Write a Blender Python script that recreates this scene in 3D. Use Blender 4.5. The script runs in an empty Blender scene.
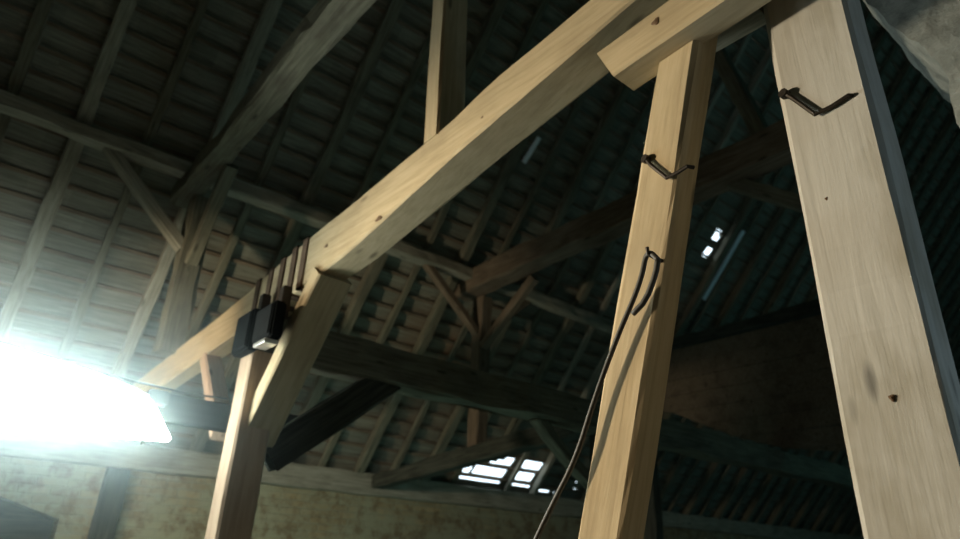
import bpy, bmesh, math, random
from mathutils import Vector, Matrix, noise
random.seed(7)
S = bpy.context.scene
COL = S.collection

# ------------------------------------------------------------ helpers
def tag(o, label=None, cat=None, group=None, kind=None):
    if label: o['label'] = label
    if cat: o['category'] = cat
    if group: o['group'] = group
    if kind: o['kind'] = kind
    return o

def link(name, bm, mat, parent=None, mw=None, smooth=False):
    me = bpy.data.meshes.new(name)
    bmesh.ops.recalc_face_normals(bm, faces=bm.faces[:])
    bm.to_mesh(me); bm.free()
    for m in (mat if isinstance(mat, (list, tuple)) else [mat]): me.materials.append(m)
    if smooth:
        for p in me.polygons: p.use_smooth = True
    o = bpy.data.objects.new(name, me)
    COL.objects.link(o)
    if mw is not None: o.matrix_world = mw
    if parent is not None: o.parent = parent
    return o

def frame(p0, p1, up=(0, 0, 1)):
    x = (Vector(p1) - Vector(p0)).normalized()
    u = Vector(up)
    if abs(x.dot(u)) > .995: u = Vector((0, 1, 0))
    y = u.cross(x).normalized(); z = x.cross(y)
    m = Matrix((x, y, z)).transposed().to_4x4(); m.translation = Vector(p0)
    return m

def loft_bm(secs, bev=.012, wob=.004, seed=0):
    """secs: (x, y0, y1, z0, z1) rectangular sections along local x"""
    bm = bmesh.new(); rings = []
    for i, (x, y0, y1, z0, z1) in enumerate(secs):
        b = min(bev, (y1-y0)*.3, (z1-z0)*.3)
        pts = [(y0+b, z0), (y1-b, z0), (y1, z0+b), (y1, z1-b), (y1-b, z1), (y0+b, z1), (y0, z1-b), (y0, z0+b)]
        r = []
        for k, (a, c) in enumerate(pts):
            n = noise.noise(Vector((x*1.7, seed*3.1+k//2*5.3, 1.3)))*wob*1.6 + noise.noise(Vector((x*9, seed+k*2.2, 7)))*wob*.6
            m = noise.noise(Vector((x*1.9, seed*2.7+k//2*3.3, 9.3)))*wob*1.6
            r.append(bm.verts.new((x, a+n, c+m)))
        rings.append(r)
    for a, b in zip(rings, rings[1:]):
        for k in range(8): bm.faces.new((a[k], a[(k+1) % 8], b[(k+1) % 8], b[k]))
    bm.faces.new(rings[0][::-1]); bm.faces.new(rings[-1])
    return bm

def timber(name, p0, p1, w, h, mat, label=None, cat='timber', group=None, up=(0, 0, 1), wob=.006, w1=None, h1=None, bow=0, parent=None, kind=None):
    """squared timber between two centre points; w across, h in the up direction"""
    L = (Vector(p1)-Vector(p0)).length
    n = max(2, int(L/.12)); w1 = w1 or w; h1 = h1 or h
    secs = []
    for i in range(n+1):
        t = i/n; ww = w+(w1-w)*t; hh = h+(h1-h)*t; s = bow*math.sin(math.pi*t)
        secs.append((L*t, -ww/2, ww/2, -hh/2+s, hh/2+s))
    o = link(name, loft_bm(secs, wob=wob, seed=random.random()*40), mat, None, frame(p0, p1, up))
    if label: tag(o, label, cat, group, kind)
    return o

def box_bm(x0, x1, y0, y1, z0, z1, bev=0., bm=None):
    bm2 = bmesh.new()
    bmesh.ops.create_cube(bm2, size=1)
    for v in bm2.verts:
        v.co = Vector(((x0+x1)/2+v.co.x*(x1-x0), (y0+y1)/2+v.co.y*(y1-y0), (z0+z1)/2+v.co.z*(z1-z0)))
    if bev: bmesh.ops.bevel(bm2, geom=bm2.edges[:], offset=bev, segments=2, affect='EDGES')
    if bm is None: return bm2
    me = bpy.data.meshes.new('tmp'); bm2.to_mesh(me); bm2.free(); bm.from_mesh(me); bpy.data.meshes.remove(me)
    return bm

def tube_bm(pts, r, seg=8, bm=None, sm=0):
    bm = bm or bmesh.new()
    P = [Vector(p) for p in pts]
    for _ in range(sm):
        Q = [P[0]]
        for a, b in zip(P, P[1:]): Q += [a.lerp(b, .25), a.lerp(b, .75)]
        Q.append(P[-1]); P = Q
    rings = []
    nrm = None
    for i, p in enumerate(P):
        d = (P[min(i+1, len(P)-1)]-P[max(i-1, 0)]).normalized()
        if nrm is None:
            nrm = d.orthogonal().normalized()
        else:
            nrm = (nrm - d*nrm.dot(d)).normalized()
        b = d.cross(nrm)
        rr = r[i] if isinstance(r, (list, tuple)) and not sm else (r if not isinstance(r, (list, tuple)) else r[0])
        rings.append([bm.verts.new(p+(nrm*math.cos(2*math.pi*k/seg)+b*math.sin(2*math.pi*k/seg))*rr) for k in range(seg)])
    for a, b in zip(rings, rings[1:]):
        for k in range(seg): bm.faces.new((a[k], a[(k+1) % seg], b[(k+1) % seg], b[k]))
    bm.faces.new(rings[0][::-1]); bm.faces.new(rings[-1])
    return bm

def prism_bm(poly, fn, t0, t1, bev=0):
    """outline poly of (a,b) extruded from t0 to t1; fn(a,b,t)->xyz"""
    bm = bmesh.new()
    a = [bm.verts.new(fn(p[0], p[1], t0)) for p in poly]
    b = [bm.verts.new(fn(p[0], p[1], t1)) for p in poly]
    n = len(poly)
    bm.faces.new(a[::-1]); bm.faces.new(b)
    for i in range(n): bm.faces.new((a[i], a[(i+1) % n], b[(i+1) % n], b[i]))
    bmesh.ops.recalc_face_normals(bm, faces=bm.faces[:])
    if bev: bmesh.ops.bevel(bm, geom=bm.edges[:], offset=bev, segments=3, affect='EDGES')
    return bm

# ------------------------------------------------------------ materials
def nm(name):
    m = bpy.data.materials.new(name); m.use_nodes = True
    nt = m.node_tree; bs = nt.nodes['Principled BSDF']
    return m, nt, bs
def ramp(nt, src, stops):
    r = nt.nodes.new('ShaderNodeValToRGB')
    e = r.color_ramp.elements
    while len(e) < len(stops): e.new(.5)
    for i, (p, c) in enumerate(stops): e[i].position = p; e[i].color = (*c, 1)
    nt.links.new(src, r.inputs['Fac']); return r.outputs['Color']
def noi(nt, vec, sc, det=4, rough=.55, dist=0):
    n = nt.nodes.new('ShaderNodeTexNoise')
    n.inputs['Scale'].default_value = sc; n.inputs['Detail'].default_value = det
    n.inputs['Roughness'].default_value = rough; n.inputs['Distortion'].default_value = dist
    nt.links.new(vec, n.inputs['Vector']); return n.outputs['Fac']
def mapping(nt, scale=(1, 1, 1), rnd=True):
    tc = nt.nodes.new('ShaderNodeTexCoord'); mp = nt.nodes.new('ShaderNodeMapping')
    nt.links.new(tc.outputs['Object'], mp.inputs['Vector']); mp.inputs['Scale'].default_value = scale
    if rnd:
        oi = nt.nodes.new('ShaderNodeObjectInfo'); cb = nt.nodes.new('ShaderNodeMath'); cb.operation = 'MULTIPLY'
        cb.inputs[1].default_value = 37; nt.links.new(oi.outputs['Random'], cb.inputs[0])
        nt.links.new(cb.outputs[0], mp.inputs['Location'])
    return mp.outputs['Vector']
def mixc(nt, f, a, b, mode='MIX'):
    m = nt.nodes.new('ShaderNodeMix'); m.data_type = 'RGBA'; m.blend_type = mode
    if isinstance(f, float): m.inputs[0].default_value = f
    else: nt.links.new(f, m.inputs[0])
    for i, v in ((6, a), (7, b)):
        if isinstance(v, tuple): m.inputs[i].default_value = (*v, 1)
        else: nt.links.new(v, m.inputs[i])
    return m.outputs[2]
def bump(nt, bs, h, st=.3, d=.01):
    b = nt.nodes.new('ShaderNodeBump'); b.inputs['Strength'].default_value = st; b.inputs['Distance'].default_value = d
    nt.links.new(h, b.inputs['Height']); nt.links.new(b.outputs['Normal'], bs.inputs['Normal'])
def wood(name, dark, mid, light, stain=(.1, .07, .04), stain_amt=.35, rough=.85, bst=.35):
    m, nt, bs = nm(name)
    v = mapping(nt, (1.2, 22, 22)); v2 = mapping(nt, (1.6, 4, 4))
    g = noi(nt, v, 2.2, 6, .6, .4); big = noi(nt, v2, 1.3, 4, .6)
    c = ramp(nt, g, [(.3, dark), (.5, mid), (.72, light)])
    f = ramp(nt, big, [(.48, (0, 0, 0)), (.72, (stain_amt,)*3)])
    c = mixc(nt, f, c, stain)
    # knots
    vo = nt.nodes.new('ShaderNodeTexVoronoi'); vo.inputs['Scale'].default_value = 1.0
    nt.links.new(mapping(nt, (2.0, 7, 7)), vo.inputs['Vector'])
    k = ramp(nt, vo.outputs['Distance'], [(.06, (.8,)*3), (.13, (0, 0, 0))])
    c = mixc(nt, k, c, tuple(x*.35 for x in dark))
    nt.links.new(c, bs.inputs['Base Color']); bs.inputs['Roughness'].default_value = rough
    bs.inputs['Specular IOR Level'].default_value = .2
    bump(nt, bs, g, bst, .006)
    return m
def plain(name, c, rough=.6, metal=0., var=.25, sc=12):
    m, nt, bs = nm(name)
    g = noi(nt, mapping(nt), sc, 4)
    nt.links.new(ramp(nt, g, [(.3, tuple(x*(1-var) for x in c)), (.7, tuple(min(1, x*(1+var)) for x in c))]), bs.inputs['Base Color'])
    bs.inputs['Roughness'].default_value = rough; bs.inputs['Metallic'].default_value = metal
    bump(nt, bs, g, .2, .004)
    return m

NEW = wood('fresh_pine', (.41, .325, .20), (.50, .40, .25), (.56, .46, .30), (.26, .20, .12), .5)
NEWP = wood('pale_pine', (.48, .47, .43), (.54, .53, .49), (.59, .58, .54), (.30, .27, .20), .75)
PINK = wood('pinkish_pine', (.42, .295, .20), (.50, .36, .25), (.56, .42, .30), (.26, .17, .12), .3)
OLD = wood('old_grey_timber', (.09, .085, .058), (.155, .148, .105), (.22, .21, .155), (.06, .05, .04), .6, .95, .6)
OLDP = wood('old_pale_timber', (.17, .16, .12), (.29, .275, .215), (.38, .37, .30), (.1, .09, .06), .5, .95, .6)
OLDB = wood('old_brown_timber', (.095, .07, .048), (.17, .13, .09), (.24, .19, .14), (.05, .035, .025), .6, .95, .6)
RAILM = wood('black_timber', (.008, .01, .009), (.018, .02, .018), (.03, .032, .03), (.01, .01, .01), .6, .95, .3)
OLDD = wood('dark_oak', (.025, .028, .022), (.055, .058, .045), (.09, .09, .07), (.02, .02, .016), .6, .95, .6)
DAYLIT = wood('painted_daylight', (.75, .8, .85), (.85, .88, .92), (.9, .93, .95), (.4, .4, .4), .3)  # near-white so that daylight on the roof is painted in
IRON = plain('black_iron', (.035, .028, .022), .55, .6)
STRAP = plain('dark_webbing', (.10, .06, .035), .9)
BLACK = plain('black_plastic', (.006, .007, .007), .55)
for n_ in BLACK.node_tree.nodes:
    if n_.type == 'BSDF_PRINCIPLED': n_.inputs['Roughness'].default_value = .95; n_.inputs['Specular IOR Level'].default_value = .08
STEEL = plain('bright_steel', (.7, .7, .68), .3, .9)
RUBBER = plain('grey_rubber', (.05, .048, .042), .6)
HOUS = plain('grey_housing', (.05, .06, .06), .5, .3)

def emit(name, c, s):
    m, nt, bs = nm(name)
    bs.inputs['Base Color'].default_value = (.8, .8, .8, 1)
    bs.inputs['Emission Color'].default_value = (*c, 1); bs.inputs['Emission Strength'].default_value = s
    return m
LAMP = emit("lamp_glass", (.88, 1.0, .95), 52.)

# roof tiles from below
TILE, nt, bs = nm('roof_tile_underside')
v = mapping(nt, (1, 1, 1), False)
vs = mapping(nt, (1.5, 30, 30), False)
g = noi(nt, vs, 1.6, 5, .65, .2); bigp = noi(nt, v, 1.1, 3, .6); sm_ = noi(nt, v, 9, 4)
br = nt.nodes.new('ShaderNodeTexBrick'); br.inputs['Scale'].default_value = 1
br.inputs['Brick Width'].default_value = .34; br.inputs['Row Height'].default_value = .2133; br.inputs['Mortar Size'].default_value = .0
br.inputs['Color1'].default_value = (.9, .9, .9, 1); br.inputs['Color2'].default_value = (.55, .55, .55, 1)
nt.links.new(v, br.inputs['Vector'])
c = ramp(nt, g, [(.3, (.115, .112, .082)), (.5, (.21, .205, .155)), (.7, (.30, .295, .235))])
rd = ramp(nt, bigp, [(.40, (.25,)*3), (.60, (.9,)*3)])
dm = nt.nodes.new('ShaderNodeVectorMath'); dm.operation = 'DISTANCE'; nt.links.new(mapping(nt, (.5, .8, 1), False), dm.inputs[0]); dm.inputs[1].default_value = (2.5, 1.3, 0)
rg = ramp(nt, dm.outputs['Value'], [(.0, (1,)*3), (.9, (.0,)*3)])
rd = mixc(nt, 1.0, rd, rg, 'MULTIPLY')
c = mixc(nt, rd, c, (.34, .16, .075))
c = mixc(nt, .55, c, br.outputs['Color'], 'MULTIPLY')
nt.links.new(c, bs.inputs['Base Color']); bs.inputs['Roughness'].default_value = .95
bump(nt, bs, sm_, .5, .01)
# wall
WALL, nt, bs = nm('old_limewashed_brick')
tc = nt.nodes.new('ShaderNodeTexCoord'); mp = nt.nodes.new('ShaderNodeMapping')
mp.inputs['Rotation'].default_value = (math.pi/2, 0, 0)
nt.links.new(tc.outputs['Object'], mp.inputs['Vector'])
nz = nt.nodes.new('ShaderNodeTexNoise'); nz.inputs['Scale'].default_value = 3; nt.links.new(mp.outputs[0], nz.inputs['Vector'])
wv = mixc(nt, .03, mp.outputs[0], nz.outputs['Color'], 'ADD')
br = nt.nodes.new('ShaderNodeTexBrick'); br.inputs['Scale'].default_value = 1
br.inputs['Brick Width'].default_value = .27; br.inputs['Row Height'].default_value = .085; br.inputs['Mortar Size'].default_value = .012; br.inputs['Mortar Smooth'].default_value = .6
br.inputs['Color1'].default_value = (.36, .29, .16, 1); br.inputs['Color2'].default_value = (.24, .19, .10, 1); br.inputs['Mortar'].default_value = (.26, .245, .16, 1)
nt.links.new(wv, br.inputs['Vector'])
pa = noi(nt, tc.outputs['Object'], 1.4, 6, .65); pb = noi(nt, tc.outputs['Object'], 4.5, 5, .7)
c = mixc(nt, ramp(nt, pa, [(.40, (0, 0, 0)), (.55, (.9,)*3)]), br.outputs['Color'], (.30, .30, .20))
c = mixc(nt, ramp(nt, pb, [(.48, (0, 0, 0)), (.62, (.8,)*3)]), c, (.15, .10, .05))
nt.links.new(c, bs.inputs['Base Color']); bs.inputs['Roughness'].default_value = .95
hb = nt.nodes.new('ShaderNodeMath'); hb.operation = 'ADD'
nt.links.new(br.outputs['Fac'], hb.inputs[0]); hb.inputs[1].default_value = 0
hh = nt.nodes.new('ShaderNodeMath'); hh.operation = 'SUBTRACT'; nt.links.new(pb, hh.inputs[0]); nt.links.new(hb.outputs[0], hh.inputs[1])
bump(nt, bs, hh.outputs[0], .6, .02)
# plaster
PLAST, nt, bs = nm('rough_grey_plaster')
v = mapping(nt, (1, 1, 1), False); a = noi(nt, v, 5, 6, .7); b2 = noi(nt, v, 24, 4, .7)
c = ramp(nt, a, [(.3, (.10, .115, .11)), (.5, (.19, .21, .20)), (.7, (.30, .32, .30))])
c = mixc(nt, ramp(nt, b2, [(.6, (0, 0, 0)), (.75, (.6,)*3)]), c, (.10, .10, .09))
nt.links.new(c, bs.inputs['Base Color']); bs.inputs['Roughness'].default_value = .95; bump(nt, bs, a, .8, .03)
# soil floor
SOIL, nt, bs = nm('earth_floor')
v = mapping(nt, (1, 1, 1), False); a = noi(nt, v, 2.5, 6, .7)
nt.links.new(ramp(nt, a, [(.3, (.05, .042, .03)), (.7, (.13, .11, .08))]), bs.inputs['Base Color']); bs.inputs['Roughness'].default_value = 1
bump(nt, bs, a, .7, .04)

# ------------------------------------------------------------ the shell
ALP = math.radians(50); CA, SA = math.cos(ALP), math.sin(ALP)
EY, EZ = 8.0, 2.65                         # eave line of the north slope
RM = Matrix(((1, 0, 0), (0, -CA, SA), (0, SA, CA))).transposed()   # columns: x, s, n
RM = Matrix(((1, 0, 0), (0, -CA, SA), (0, SA, CA)))
RMW = RM.to_4x4(); RMW.translation = Vector((0, EY, EZ))
def roof(x, s, n): return Vector((x, EY-CA*s+SA*n, EZ+SA*s+CA*n))
X0, X1 = -4.0, 20.0
C0, CH = -.05, .2133
SLEN = 10.1
HOLES = [  # x0,x1,s0,s1 missing or broken tiles
    (6.11, 6.98, .095, .165), (7.22, 7.62, .10, .145),
    (6.13, 6.33, .20, .33), (6.37, 6.99, .20, .38), (7.2, 7.60, .20, .375),
    (6.60, 6.72, .42, .46), (6.72, 6.84, .42, .51), (6.84, 6.95, .42, .57), (6.95, 7.03, .42, .62), (7.22, 7.64, .42, .60),
    (7.86, 8.10, .05, .10), (8.20, 8.26, .06, .09), (8.62, 8.72, .15, .19), (8.56, 8.61, .31, .34),
    (8.62, 8.78, 4.95, 5.13), (8.62, 8.77, 4.64, 4.81), (4.54, 4.60, 4.78, 4.82)]
def tiles():
    bm = bmesh.new()
    rows = int(SLEN/CH)+1
    for j in range(-2, rows):
        sa, sb = C0+j*CH, C0+(j+1)*CH
        cuts = sorted({round(X0+i*.17, 3) for i in range(int((X1-X0)/.17)+1)} | {h[k] for h in HOLES if h[2] < sb and h[3] > sa for k in (0, 1)})
        for xa, xb in zip(cuts, cuts[1:]):
            if xb-xa < .004: continue
            xm = (xa+xb)/2
            segs = [(sa, sb)]
            for h in HOLES:
                if h[0] <= xm <= h[1]:
                    ns = []
                    for p, q in segs:
                        if h[3] <= p or h[2] >= q: ns.append((p, q)); continue
                        if h[2] > p: ns.append((p, h[2]))
                        if h[3] < q: ns.append((h[3], q))
                    segs = ns
            key = int(xm/.17)*57+j*131
            rr = random.Random(key).random()
            for p, q in segs:
                def nn(s): return .030 + .030*(s-sa)/CH*-1 + rr*.008   # inner face tilts
                zs = [(xa, p), (xb, p), (xb, q), (xa, q)]
                lo = [bm.verts.new((x, s, nn(s))) for x, s in zs]
                hi = [bm.verts.new((x, s, nn(s)+.018)) for x, s in zs]
                bm.faces.new(lo); bm.faces.new(hi[::-1])
                for k in range(4): bm.faces.new((lo[k], hi[k], hi[(k+1) % 4], lo[(k+1) % 4]))
    # every tile has its own faces, so open gaps exist only at the holes; row overlap strip above
    return bm
o = link('ceiling_north_slope', tiles(), TILE, None, RMW); tag(o, kind='structure')
# overlap: each row also laps on the next one
def laps():
    bm = bmesh.new()
    for j in range(-2, int(SLEN/CH)+1):
        s = C0+(j+1)*CH
        xs = [X0]
        hs = sorted([(h[0], h[1]) for h in HOLES if h[2]-.03 < s < h[3]+.03])
        cur = X0
        for a, b in hs+[(X1, X1)]:
            if a > cur: box_bm(cur, a, s-.03, s+.03, .040, .062, bm=bm)
            cur = max(cur, b)
    return bm
o = link('ceiling_tile_laps', laps(), TILE, None, RMW); tag(o, kind='structure')

# laths
LATHG = 'roof laths of the long slope'
k = 0
holes_lath_skip = []
proto = None
for j in range(0, int(SLEN/CH)):
    s = C0+.235+(j)*CH
    th = .028
    if proto is None:
        secs = []
        n = 120
        for i in range(n+1):
            x = X0+(X1-X0)*i/n
            secs.append((x, -.019, .019, -.028, -.002))
        proto = link('roof_lath', loft_bm(secs, .003, .004, 3), OLDB, None, RMW @ Matrix.Translation((0, s, 0)))
        l = proto
    else:
        l = proto.copy(); COL.objects.link(l); l.matrix_world = RMW @ Matrix.Translation((0, s, 0))
    tag(l, 'thin horizontal roof lath nailed across the rafters under the tiles', 'lath', LATHG)

# rafters
RG = 'common rafters of the long slope'
kx = -6
while True:
    x = .22+.53*kx
    if x > X1: break
    w = .12 if kx % 2 == 0 else .085
    n0 = -.032; th = .11 if kx % 2 == 0 else .05
    mat = OLD
    lab, grp = 'rough rafter running up the long tiled roof slope', RG
    sa, sb = -.05, SLEN-.1
    if kx == 16: x = 8.88
    if kx == 17: x = 9.24
    if kx == 13: lab, grp, mat = 'rafter crossing the middle of the hole in the roof', None, OLDP
    if kx == 14: lab, grp, mat, w = 'narrow rafter at the right side of the hole in the roof', None, OLDP, .07
    if kx in (0, 2): mat = OLDP
    if kx == 12: sa = .68
    if kx == 0: lab, grp = 'pale rafter at the left edge of the view above the bright lamp', None
    if kx == 2: lab, grp = 'pale rafter just left of the old post beside the lamp', None
    if kx == 4: mat = OLD
    p0, p1 = roof(x, sa, n0-th/2), roof(x, sb, n0-th/2)
    nrm = RM @ Vector((0, 0, 1))
    timber('rafter', p0, p1, w, th, mat, lab, 'rafter', grp, up=nrm, wob=.012)
    kx += 1

# walls, floor, south slope, gables
def struct(name, bm, mat): return tag(link(name, bm, mat), kind='structure')
def wallbm(x0, x1, y0, y1, z0, z1, cuts=60):
    return box_bm(x0, x1, y0, y1, z0, z1)
# north wall has a doorway hollow with a sloping head at its left
bm = bmesh.new()
dx0, dx1 = -.55, 1.22
def slabs(pts, y0, y1): return prism_bm(pts, lambda a, b, t: (a, t, b), y0, y1)
def addbm(dst, src):
    me = bpy.data.meshes.new('t'); src.to_mesh(me); src.free(); dst.from_mesh(me); bpy.data.meshes.remove(me)
addbm(bm, slabs([(X0, 0), (dx0, 0), (dx0, 2.37), (X0, 2.37)], 8.0, 8.45))
addbm(bm, slabs([(dx0, 2.40), (dx1, 1.84), (dx1, 2.37), (dx0, 2.37)], 8.0, 8.45))
addbm(bm, slabs([(dx1, 0), (X1, 0), (X1, 2.37), (dx1, 2.37)], 8.0, 8.45))
struct('wall_north', bm, WALL)
struct('door_1', prism_bm([(dx0, 0), (dx1, 0), (dx1, 1.84), (dx0, 2.40)], lambda a, b, t: (a, t, b), 8.3, 8.36), OLDD)
struct('floor', box_bm(X0-.4, X1+.4, -5.6, 8.45, -.2, 0), SOIL)
struct('wall_south', box_bm(X0, X1, -5.45, -5.0, 0, 2.6), WALL)
RY, RZ = 1.5, 2.65+6.5*math.tan(ALP)
gab = [(-5.4, 0), (8.45, 0), (8.4, 2.2), (RY, RZ+.1), (-5.4, 2.2)]
struct('wall_west', prism_bm(gab, lambda a, b, t: (t, a, b), X0-.4, X0), WALL)
struct('wall_east', prism_bm(gab, lambda a, b, t: (t, a, b), X1, X1+.4), WALL)
southn = Vector((0, -SA, CA))
bm = prism_bm([(-5.3, 2.65-.3*math.tan(ALP)), (RY, RZ), (RY, RZ+.15), (-5.3, 2.8-.3*math.tan(ALP))], lambda a, b, t: (t, a, b), X0, X1)
struct('ceiling_south_slope', bm, OLDD)

# wall plate on the long wall
timber('wall_plate', (-3.9, 7.95, 2.50), (19.8, 7.95, 2.50), .22, .27, OLDP, 'grey green wall plate beam lying along the top of the brick wall', 'beam', wob=.012)

timber('stud', (1.62, 7.93, 0), (1.62, 7.93, 2.36), .22, .12, OLDD, 'dark timber stud set against the brick wall below the lamp', 'stud', up=(0, 1, 0), wob=.01)
# ------------------------------------------------------------ old frame
NR = RM @ Vector((0, 0, -1))
timber('purlin', (-3.8, 5.83, 4.86), (19.8, 5.83, 4.86), .15, .13, OLDP, 'long old purlin carrying the rafters halfway up the roof', 'purlin', wob=.02)

# truss 1, left
timber('purlin_post', (1.34, 5.86, 3.13), (1.33, 5.86, 4.62), .20, .20, OLD, 'old grey upright post under the purlin, behind the bright lamp', 'post', up=(0, 1, 0), wob=.02)
timber('collar_beam', (1.20, 6.12, 4.71), (1.12, -3.0, 4.71), .19, .18, OLD, 'old collar beam crossing the upper left, above the fresh pine beam', 'beam', wob=.02)
timber('brace', (.45, 5.86, 4.83), (1.25, 5.86, 4.10), .10, .11, OLDP, 'slim diagonal brace from the purlin to the old post at left', 'brace', up=(0, 1, 0), bow=.0)
timber('brace', (1.30, 5.05, 4.62), (1.33, 5.76, 3.95), .10, .11, OLD, 'short brace between the left collar beam and its old post', 'brace', up=(1, 0, 0))
# truss 2
timber('purlin_post', (4.80, 5.86, 2.78), (4.80, 5.86, 4.62), .17, .17, OLDB, 'brown upright post where three slim braces meet, mid picture', 'post', up=(0, 1, 0), wob=.02)
timber('collar_beam', (4.66, 6.12, 4.79), (4.60, 1.5, 4.79), .24, .28, OLDB, 'brown collar beam crossing behind the fresh pine post', 'beam', wob=.02)
timber('brace', (3.86, 5.86, 4.86), (4.72, 5.86, 4.15), .09, .10, OLDB, 'thin brown brace rising left from the middle post to the purlin', 'brace', up=(0, 1, 0))
timber('brace', (4.76, 4.90, 4.60), (4.76, 5.77, 3.97), .10, .10, OLDB, 'thin brown brace rising right from the middle post to the collar beam', 'brace', up=(1, 0, 0))
timber('brace', (5.6, 5.86, 4.83), (4.88, 5.86, 4.2), .09, .10, OLDB, 'thin dark brace on the far side of the middle post', 'brace', up=(0, 1, 0))
timber('strut', (4.64, 2.02, 4.95), (4.64, 2.93, 8.45), .12, .16, OLD, 'dark leaning strut standing on the brown collar beam, between the two near posts', 'strut', up=(1, 0, 0))
timber('brace', (4.70, 2.50, 4.80), (4.70, 1.68, 4.12), .12, .13, OLD, 'dark brace dropping from the brown collar beam behind the pale post', 'brace', up=(1, 0, 0))
# truss 3
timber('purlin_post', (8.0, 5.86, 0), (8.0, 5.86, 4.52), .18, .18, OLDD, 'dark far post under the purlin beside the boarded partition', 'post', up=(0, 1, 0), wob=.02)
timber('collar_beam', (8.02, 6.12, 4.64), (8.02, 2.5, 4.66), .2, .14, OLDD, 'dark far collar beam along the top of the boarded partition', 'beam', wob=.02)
bm = bmesh.new()
low = [(5.74, 3.72), (5.4, 3.66), (5.0, 3.46), (4.43, 3.20), (3.9, 3.02), (3.3, 2.93), (2.2, 2.95), (1, 3.0), (-2.9, 3.0)]
YE = 2.55
def lowz(y):
    for (a, za), (b, zb) in zip(low, low[1:]):
        if b <= y <= a: return za+(zb-za)*(a-y)/(a-b)
    return 3
ztop = 4.56; rowh = .225; r = 0
while ztop-r*rowh > 2.9:
    zt = ztop-r*rowh; zb_ = zt-rowh+.006
    pts = []
    N = 40
    off = random.uniform(-.008, .008)
    ys = [5.74-(5.74-YE)*i/N for i in range(N+1)]
    for ya, yb in zip(ys, ys[1:]):
        la, lb = max(zb_, lowz(ya)), max(zb_, lowz(yb))
        if zt-la < .01 and zt-lb < .01: continue
        la, lb = min(la, zt-.004), min(lb, zt-.004)
        addbm(bm, prism_bm([(ya, la), (ya, zt), (yb, zt), (yb, lb)], lambda a, b, t: (t, a, b), 7.99+off, 8.02+off))
    r += 1
tag(link('board_partition', bm, OLDB), 'brown boarded partition with a curved lower edge hanging below the far collar beam', 'partition')

# old longitudinal plate, its posts and braces
timber('plate_beam', (1.40, 3.99, 2.86), (12.0, 3.99, 2.86), .22, .26, OLD, 'long dark beam running right from the top of the branching post', 'beam', wob=.02)
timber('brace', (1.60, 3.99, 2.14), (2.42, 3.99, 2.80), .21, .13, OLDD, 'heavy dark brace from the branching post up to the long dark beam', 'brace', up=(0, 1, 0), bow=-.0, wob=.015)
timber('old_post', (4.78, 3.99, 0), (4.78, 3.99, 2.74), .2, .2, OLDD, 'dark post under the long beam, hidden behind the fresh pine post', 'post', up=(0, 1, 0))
timber('brace', (3.90, 3.99, 2.76), (4.70, 3.99, 2.22), .1, .12, OLD, 'dark curved brace at the right end of the long beam, above the roof hole', 'brace', up=(0, 1, 0), bow=.05)
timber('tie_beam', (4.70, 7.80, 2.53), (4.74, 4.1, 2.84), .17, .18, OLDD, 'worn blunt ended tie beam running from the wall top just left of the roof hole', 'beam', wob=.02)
timber('rail', (1.0, 4.30, 2.39), (2.05, 4.30, 2.39), .08, .18, RAILM, 'dark rail holding the lamp, passing behind the branching post', 'rail')
# ------------------------------------------------------------ fresh timber
# new beam, tapering section from hewn log
sec = [  # Y, zbot, ztop, xleft, width
    (.15, 3.64, 3.84, 1.52, .20), (1.03, 3.49, 3.67, 1.50, .20), (1.35, 3.43, 3.635, 1.492, .20), (1.58, 3.395, 3.615, 1.487, .20), (1.8, 3.36, 3.59, 1.48, .2), (2.06, 3.315, 3.53, 1.474, .20),
    (2.5, 3.22, 3.49, 1.463, .19), (3.0, 3.12, 3.44, 1.451, .18), (3.35, 3.085, 3.41, 1.442, .17), (3.7, 3.05, 3.37, 1.434, .165), (4.28, 3.0, 3.29, 1.419, .15), (5.1, 2.95, 3.21, 1.40, .14), (6.0, 2.87, 3.14, 1.378, .13), (6.7, 2.82, 3.08, 1.36, .13), (7.6, 2.74, 2.98, 1.335, .13)]
def interp(Y):
    Y = min(Y, 7.599)
    for a, b in zip(sec, sec[1:]):
        if a[0] <= Y <= b[0]:
            t = (Y-a[0])/(b[0]-a[0]); return [a[i]+(b[i]-a[i])*t for i in range(1, 5)]
M = Matrix(((0, 1, 0), (1, 0, 0), (0, 0, 1))).to_4x4()   # local x -> world Y, local y -> world X
M = Matrix(((0, -1, 0, 0), (1, 0, 0, 0), (0, 0, 1, 0), (0, 0, 0, 1)))  # x->Y, y->-X
secs = []
for i in range(71):
    Y = .15+(7.6-.15)*i/70; zb, zt, xl, w = interp(Y)
    secs.append((Y, -(xl+w), -xl, zb, zt))
beam_ = o = link('tie_beam', loft_bm(secs, .010, .004, 5), NEW, None, M)
tag(o, 'long fresh pine beam running diagonally across the picture', 'beam')
# saddle piece under its near end
secs = []
for i in range(16):
    Y = .18+(1.155-.18)*i/15; zc = 3.185+(1.15-Y)*.05
    secs.append((Y, -1.60, -1.475, zc, zc+.155))
bm = loft_bm(secs, .008, .003, 8)
for vtx in bm.verts:
    if vtx.co.x > 1.13: vtx.co.x += (vtx.co.z-3.25)*.45
saddle_ = o = link('saddle_block', bm, NEW, None, M)
tag(o, 'short fresh pine block with a cut end under the near end of the long beam', 'timber')
# new upright standing on the beam
timber('upright', (1.545, 2.245, 3.32+.18), (1.545, 2.34, 6.2), .17, .125, NEW, 'slim fresh pine upright standing on the long pine beam', 'post', up=(0, 1, 0), wob=.003)
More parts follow.
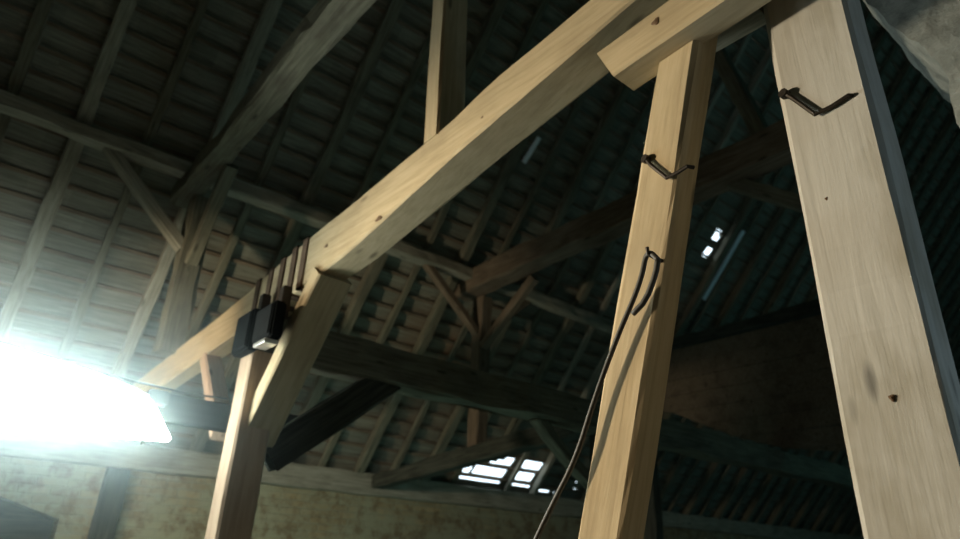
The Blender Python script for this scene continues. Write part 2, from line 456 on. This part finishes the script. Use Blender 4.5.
# branching post
timber('post', (1.44, 3.93, 0), (1.45, 3.95, 2.74), .20, .18, PINK, 'fresh pine post at lower left that branches into braces', 'post', up=(0, 1, 0), wob=.006)
timber('brace', (1.51, 3.98, 2.22), (1.53, 3.26, 3.10), .12, .22, NEW, 'fresh pine brace rising right from the branching post to the long pine beam', 'brace', up=(1, 0, 0), wob=.003)
timber('brace', (1.46, 4.42, 2.30), (1.46, 5.02, 2.94), .10, .13, PINK, 'short fresh pine prop between the dark rail and long beam, left of the branching post', 'brace', up=(1, 0, 0), wob=.003)
# leaning post 2
p_top, p_bot = Vector((1.61, .885, 3.30)), Vector((1.61, 1.80, .0))
timber('leaning_post', p_bot, p_top, .12, .165, NEW, 'fresh pine post leaning in under the block, with a cable hanging down its face', 'post', up=(0, 1, 0), wob=.004, w1=.12, h1=.15)
# pale post 3
pale_ = timber('pale_post', (1.775, .565, 0), (1.775, .55, 4.2), .15, .235, NEWP, 'broad pale post nearest the camera, at right', 'post', up=(0, 1, 0), wob=.005)
timber('spacer_block', (1.70, .95, 3.38), (1.70, .68, 3.38), .16, .14, OLDP, 'small grey spacer block between the pine block and the pale post', 'timber')

KNOT = plain('dark_knot', (.12, .07, .035), .9)
def knot(parent, loc, ry, rz):
    bpy.context.view_layer.update()
    inv = parent.matrix_world.inverted()
    bm = bmesh.new(); c = bm.verts.new(inv @ (Vector(loc)+Vector((-.003, 0, 0)))); ring = []; back = []
    for k in range(14):
        a = 2*math.pi*k/14; q = 1+.25*math.sin(3*a+ry*90)
        p = Vector(loc)+Vector((.0, ry*q*math.cos(a), rz*q*math.sin(a)))
        ring.append(bm.verts.new(inv @ p)); back.append(bm.verts.new(inv @ (p+Vector((.012, 0, 0)))))
    for k in range(14):
        bm.faces.new((c, ring[k], ring[(k+1) % 14])); bm.faces.new((ring[k], back[k], back[(k+1) % 14], ring[(k+1) % 14]))
    bm.faces.new(back)
    link('knot', bm, KNOT, parent)
knot(saddle_, (1.473, .935, 3.295), .014, .013)
knot(beam_, (1.455, 2.66, 3.215), .03, .012)
knot(beam_, (1.441, 3.22, 3.25), .02, .01)
knot(beam_, (1.478, 1.86, 3.42), .018, .010)
knot(pale_, (1.699, .55, 1.99), .006, .008)
knot(pale_, (1.699, .60, 2.55), .005, .006)

# clamps: bent iron dogs
def dog(pts, label):
    r = bmesh.new()
    bm = tube_bm(pts, .0065, 8)
    o = link('iron_dog', bm, IRON); tag(o, label, 'iron dog')
    h = tube_bm([Vector(pts[0])+Vector((-.006, .004, .002)), Vector(pts[0])+Vector((.012, 0, 0))], .015, 8)
    link('head', h, IRON, o)
    return o
dog([(1.684, .650, 2.935), (1.686, .63, 2.905), (1.684, .578, 2.815), (1.688, .53, 2.82), (1.688, .485, 2.83), (1.71, .475, 2.835)], 'bent iron dog forming a V on the broad pale post')
dog([(1.540, 1.062, 2.835), (1.538, 1.043, 2.80), (1.540, .99, 2.728), (1.541, .95, 2.73), (1.54, .915, 2.735), (1.56, .905, 2.735)], 'bent iron dog forming a V on the leaning pine post')

# cable
pts = [(1.50, 1.02, 2.44), (1.50, 1.045, 2.475), (1.51, 1.07, 2.47), (1.51, 1.085, 2.42), (1.515, 1.12, 2.36), (1.515, 1.20, 2.24), (1.515, 1.30, 2.06), (1.51, 1.37, 1.90), (1.51, 1.48, 1.76), (1.50, 1.57, 1.62), (1.47, 1.75, 1.1), (1.42, 1.9, .5), (1.36, 1.98, .03)]
o = link('cable', tube_bm(pts, .0085, 8, sm=2), RUBBER, smooth=True)
tag(o, 'grey cable hooked on the leaning pine post and hanging to the floor', 'cable')
link('hook', tube_bm([(1.56, 1.045, 2.462), (1.50, 1.045, 2.462), (1.488, 1.045, 2.47), (1.486, 1.045, 2.485)], .006, 8), IRON, o)
bm = tube_bm([(1.50, 1.02, 2.44), (1.505, 1.035, 2.40), (1.51, 1.08, 2.33), (1.51, 1.13, 2.30)], .009, 8, sm=1)
link('cable_tail', bm, RUBBER, o, smooth=True)

# webbing slings round the beam
for i, (Y, ln) in enumerate([(3.50, .05), (3.64, .0), (3.80, .1), (3.97, .07), (4.16, .0)]):
    zb, zt, xl, w = interp(Y)
    e = .010; hw = .034
    bm = bmesh.new()
    box_bm(xl-e, xl-.001, Y-hw, Y+hw, zb-e, zt+e, bm=bm); box_bm(xl+w+.001, xl+w+e, Y-hw, Y+hw, zb-e, zt+e, bm=bm)
    box_bm(xl-e, xl+w+e, Y-hw, Y+hw, zt+.001, zt+e, bm=bm); box_bm(xl-e, xl+w+e, Y-hw, Y+hw, zb-e, zb-.001, bm=bm)
    o = link('sling', bm, STRAP)
    tag(o, 'dark webbing sling wrapped round the long pine beam above the black boxes', 'sling', 'slings round the long pine beam')
# black boxes hanging on the beam's left face
def hoist(y0, y1, z0, z1, label, plate):
    bm = box_bm(1.27, 1.345, y0, y1, z0, z1, .012)
    o = link('black_box', bm, BLACK); tag(o, label, 'box', )
    yc = (y0+y1)/2
    link('bracket', box_bm(1.345, 1.40, yc-.03, yc+.03, z1-.06, z1+.14, .004), IRON, o)
    link('lid_rim', box_bm(1.262, 1.27, y0+.02, y1-.02, z0+.02, z1-.02, .003), BLACK, o)
    if plate: link('steel_plate', box_bm(1.26, 1.34, y0+.03, y1-.06, z0-.028, z0-.003, .004), STEEL, o)
    return o
hoist(3.73, 3.98, 2.70, 2.96, 'black box hung on the pine beam, the one nearer the lamp', False)
hoist(3.40, 3.66, 2.70, 2.92, 'black box with a bright steel plate hung on the pine beam beside the brace', True)

# ------------------------------------------------------------ lamp
root = bpy.data.objects.new('work_lamp', None); COL.objects.link(root); root.location = (.93, 4.2, 2.41)
tag(root, 'blazing white lamp at left edge, fixed to the end of a dark rail', 'lamp')
out = [(-.30, 2.56), (.15, 2.535), (.43, 2.50), (.60, 2.475), (.75, 2.445), (.90, 2.40), (.95, 2.36), (1.02, 2.26), (1.08, 2.18), (.83, 2.165), (.58, 2.15), (.40, 2.16), (.24, 2.19), (-.05, 2.24), (-.30, 2.28)]
bm = prism_bm(out, lambda a, b, t: (a-.93, t-4.2, b-2.41), 4.10, 4.19, .015)
g_ = link('lamp_glass', bm, LAMP, root)
link('housing', box_bm(-.02, .10, -.02, .05, -.03, .06, .01), HOUS, root)
shade_plate = [(-.31, 2.58), (.15, 2.555), (.43, 2.52), (.60, 2.495), (.75, 2.465), (.90, 2.42)]
hp = shade_plate + [(a, b-.008) for a, b in shade_plate[::-1]]
link('shade_plate', prism_bm(hp, lambda a, b, t: (a-.93, t-4.2, b-2.41), 4.11, 4.44), HOUS, root)  # hood added to keep lamp light off the upper roof
link('wire', tube_bm([(-.28, .0, .10), (-.1, .0, .085), (.2, .02, .075), (.45, .02, .085)], .006, 6), RUBBER, root)

# scattering volume added to draw the bloom around the lamp
BLOOM = bpy.data.materials.new('lamp_bloom'); BLOOM.use_nodes = True; nt = BLOOM.node_tree
nt.nodes.remove(nt.nodes['Principled BSDF'])
pv = nt.nodes.new('ShaderNodeVolumeScatter'); pv.inputs['Color'].default_value = (.72, .93, 1, 1); pv.inputs['Anisotropy'].default_value = .3
tc = nt.nodes.new('ShaderNodeTexCoord'); gr = nt.nodes.new('ShaderNodeTexGradient'); gr.gradient_type = 'QUADRATIC_SPHERE'
nt.links.new(tc.outputs['Object'], gr.inputs['Vector'])
mu = nt.nodes.new('ShaderNodeMath'); mu.operation = 'MULTIPLY'; mu.inputs[1].default_value = .42
nt.links.new(gr.outputs['Fac'], mu.inputs[0]); nt.links.new(mu.outputs[0], pv.inputs['Density'])
nt.links.new(pv.outputs[0], nt.nodes['Material Output'].inputs['Volume'])
bm = bmesh.new(); bmesh.ops.create_icosphere(bm, subdivisions=3, radius=1.0)
o = link('bloom_volume', bm, BLOOM, None, Matrix.Translation((.25, 4.1, 2.3)) @ Matrix.Diagonal((1.9, 1.3, 1.1, 1)))
tag(o, 'pale glow volume added as bloom around the white lamp', 'haze', kind='stuff')

# ------------------------------------------------------------ chimney at upper right
edge = [(7.0, .60), (4.6, .60), (3.90, .575), (3.72, .545), (3.52, .465), (3.35, .40), (3.22, .375), (3.08, .385), (2.94, .385), (2.5, .32), (0, .30)]
def chim_y(z):
    for (za, ya), (zb, yb) in zip(edge, edge[1:]):
        if zb <= z <= za: return ya+(yb-ya)*(za-z)/(za-zb)
    return .3
bm = bmesh.new(); rings = []
zs = [i*.04 for i in range(176)]
for z in zs:
    ye = chim_y(z); r = []
    loop = [(2.4, ye-(ye+.8)*i/28) for i in range(28)]+[(2.4+.8*i/8, -.8) for i in range(8)]+[(3.2, -.8+(ye+.8)*i/28) for i in range(28)]+[(3.2-.8*i/20, ye) for i in range(20)]
    for x, y in loop:
        p = Vector((x, y, z)); p += noise.noise_vector(p*4)*.03+noise.noise_vector(p*13)*.014+noise.noise_vector(p*30)*.005
        r.append(bm.verts.new(p))
    rings.append(r)
for a, b in zip(rings, rings[1:]):
    for k in range(len(a)): bm.faces.new((a[k], a[(k+1) % len(a)], b[(k+1) % len(a)], b[k]))
bm.faces.new(rings[0][::-1]); bm.faces.new(rings[-1])
o = link('chimney_stack', bm, PLAST); tag(o, 'rough grey plastered chimney stack at the upper right corner', 'chimney')

# daylight streak and lit patch put into the colour of pale boards
timber('daylight_patch_board', roof(9.10, 4.02, -.05), roof(9.14, 5.3, -.05), .10, .03, DAYLIT, 'pale board painted as a daylight streak on the roof beside two slots of daylight', 'board', up=NR, wob=.008)
timber('daylight_patch_board', roof(4.66, 4.62, -.05), roof(4.70, 4.98, -.05), .06, .02, DAYLIT, 'small pale board painted as a lit patch high on the roof behind the long pine beam', 'board', up=NR)

# ------------------------------------------------------------ camera, sky, light
cam = bpy.data.cameras.new('camera'); co = bpy.data.objects.new('camera', cam); COL.objects.link(co)
cam.sensor_width = 36; cam.lens = 650/960*36; cam.clip_start = .02
cam.dof.use_dof = True; cam.dof.focus_distance = 1.9; cam.dof.aperture_fstop = 2.2
R_ = Matrix(((.76649751, -.29074044, -.57267055), (-.64112656, -.2937288, -.70899939), (.03792496, .91060057, -.41154381)))
co.matrix_world = Matrix.Translation((0, 0, 1.6)) @ R_.to_4x4()
S.camera = co
w = bpy.data.worlds.new('sky'); S.world = w; w.use_nodes = True
nt = w.node_tree; bg = nt.nodes['Background']
bg.inputs['Color'].default_value = (.72, .88, 1, 1); bg.inputs['Strength'].default_value = 3.0

def area(name, loc, tgt, size, power, col):
    l = bpy.data.lights.new(name, 'AREA'); l.size = size; l.energy = power; l.color = col
    o = bpy.data.objects.new(name, l); COL.objects.link(o)
    d = Vector(tgt)-Vector(loc); o.rotation_euler = d.to_track_quat('-Z', 'Y').to_euler(); o.location = loc
    return o
area('near_cool_fill', (2.6, -1.9, 1.0), (2.2, 1, 2.3), .9, 14, (.55, .82, 1.0))  # added cool fill for the near posts; no door stands here
area('roof_teal_fill', (9, -3.5, 5.5), (7, 5, 6), 3.0, 90, (.26, .85, .85))  # added teal fill for the long slope; the gables are closed
area('floor_fill', (3.4, 5.7, .12), (3.4, 5.71, 3), 3.8, 15, (.45, .95, .85))  # added upward fill in place of light bounced off the floor
area('far_teal_fill', (15, -1, 1.2), (11, 5, 6), 3.0, 26, (.3, .85, .95))  # added teal fill for the far bays, without any opening
def spot(name, loc, tgt, power, col, ang, rad=.12, blend=.6):
    l = bpy.data.lights.new(name, 'SPOT'); l.energy = power; l.color = col; l.spot_size = math.radians(ang); l.spot_blend = blend; l.shadow_soft_size = rad
    o = bpy.data.objects.new(name, l); COL.objects.link(o); o.location = loc
    o.rotation_euler = (Vector(tgt)-Vector(loc)).to_track_quat('-Z', 'Y').to_euler()
    return o
spot('post_key_spot', (-1.4, 4.6, 3.05), (1.6, .9, 1.55), 1000, (1, .83, .58), 76, .12, 1.0)  # added warm key on the near posts and pine beam; no fixture
spot('wall_fill_spot', (-1.6, 4.4, 2.35), (5.6, 8, 3.0), 430, (1, .86, .62), 62)  # added warm fill for wall, plate and roof centre; no fixture
v = S.view_settings
S.display_settings.display_device = 'sRGB'
v.view_transform = 'Standard'; v.look = 'None'; v.exposure = 0; v.gamma = 1; v.use_curve_mapping = False
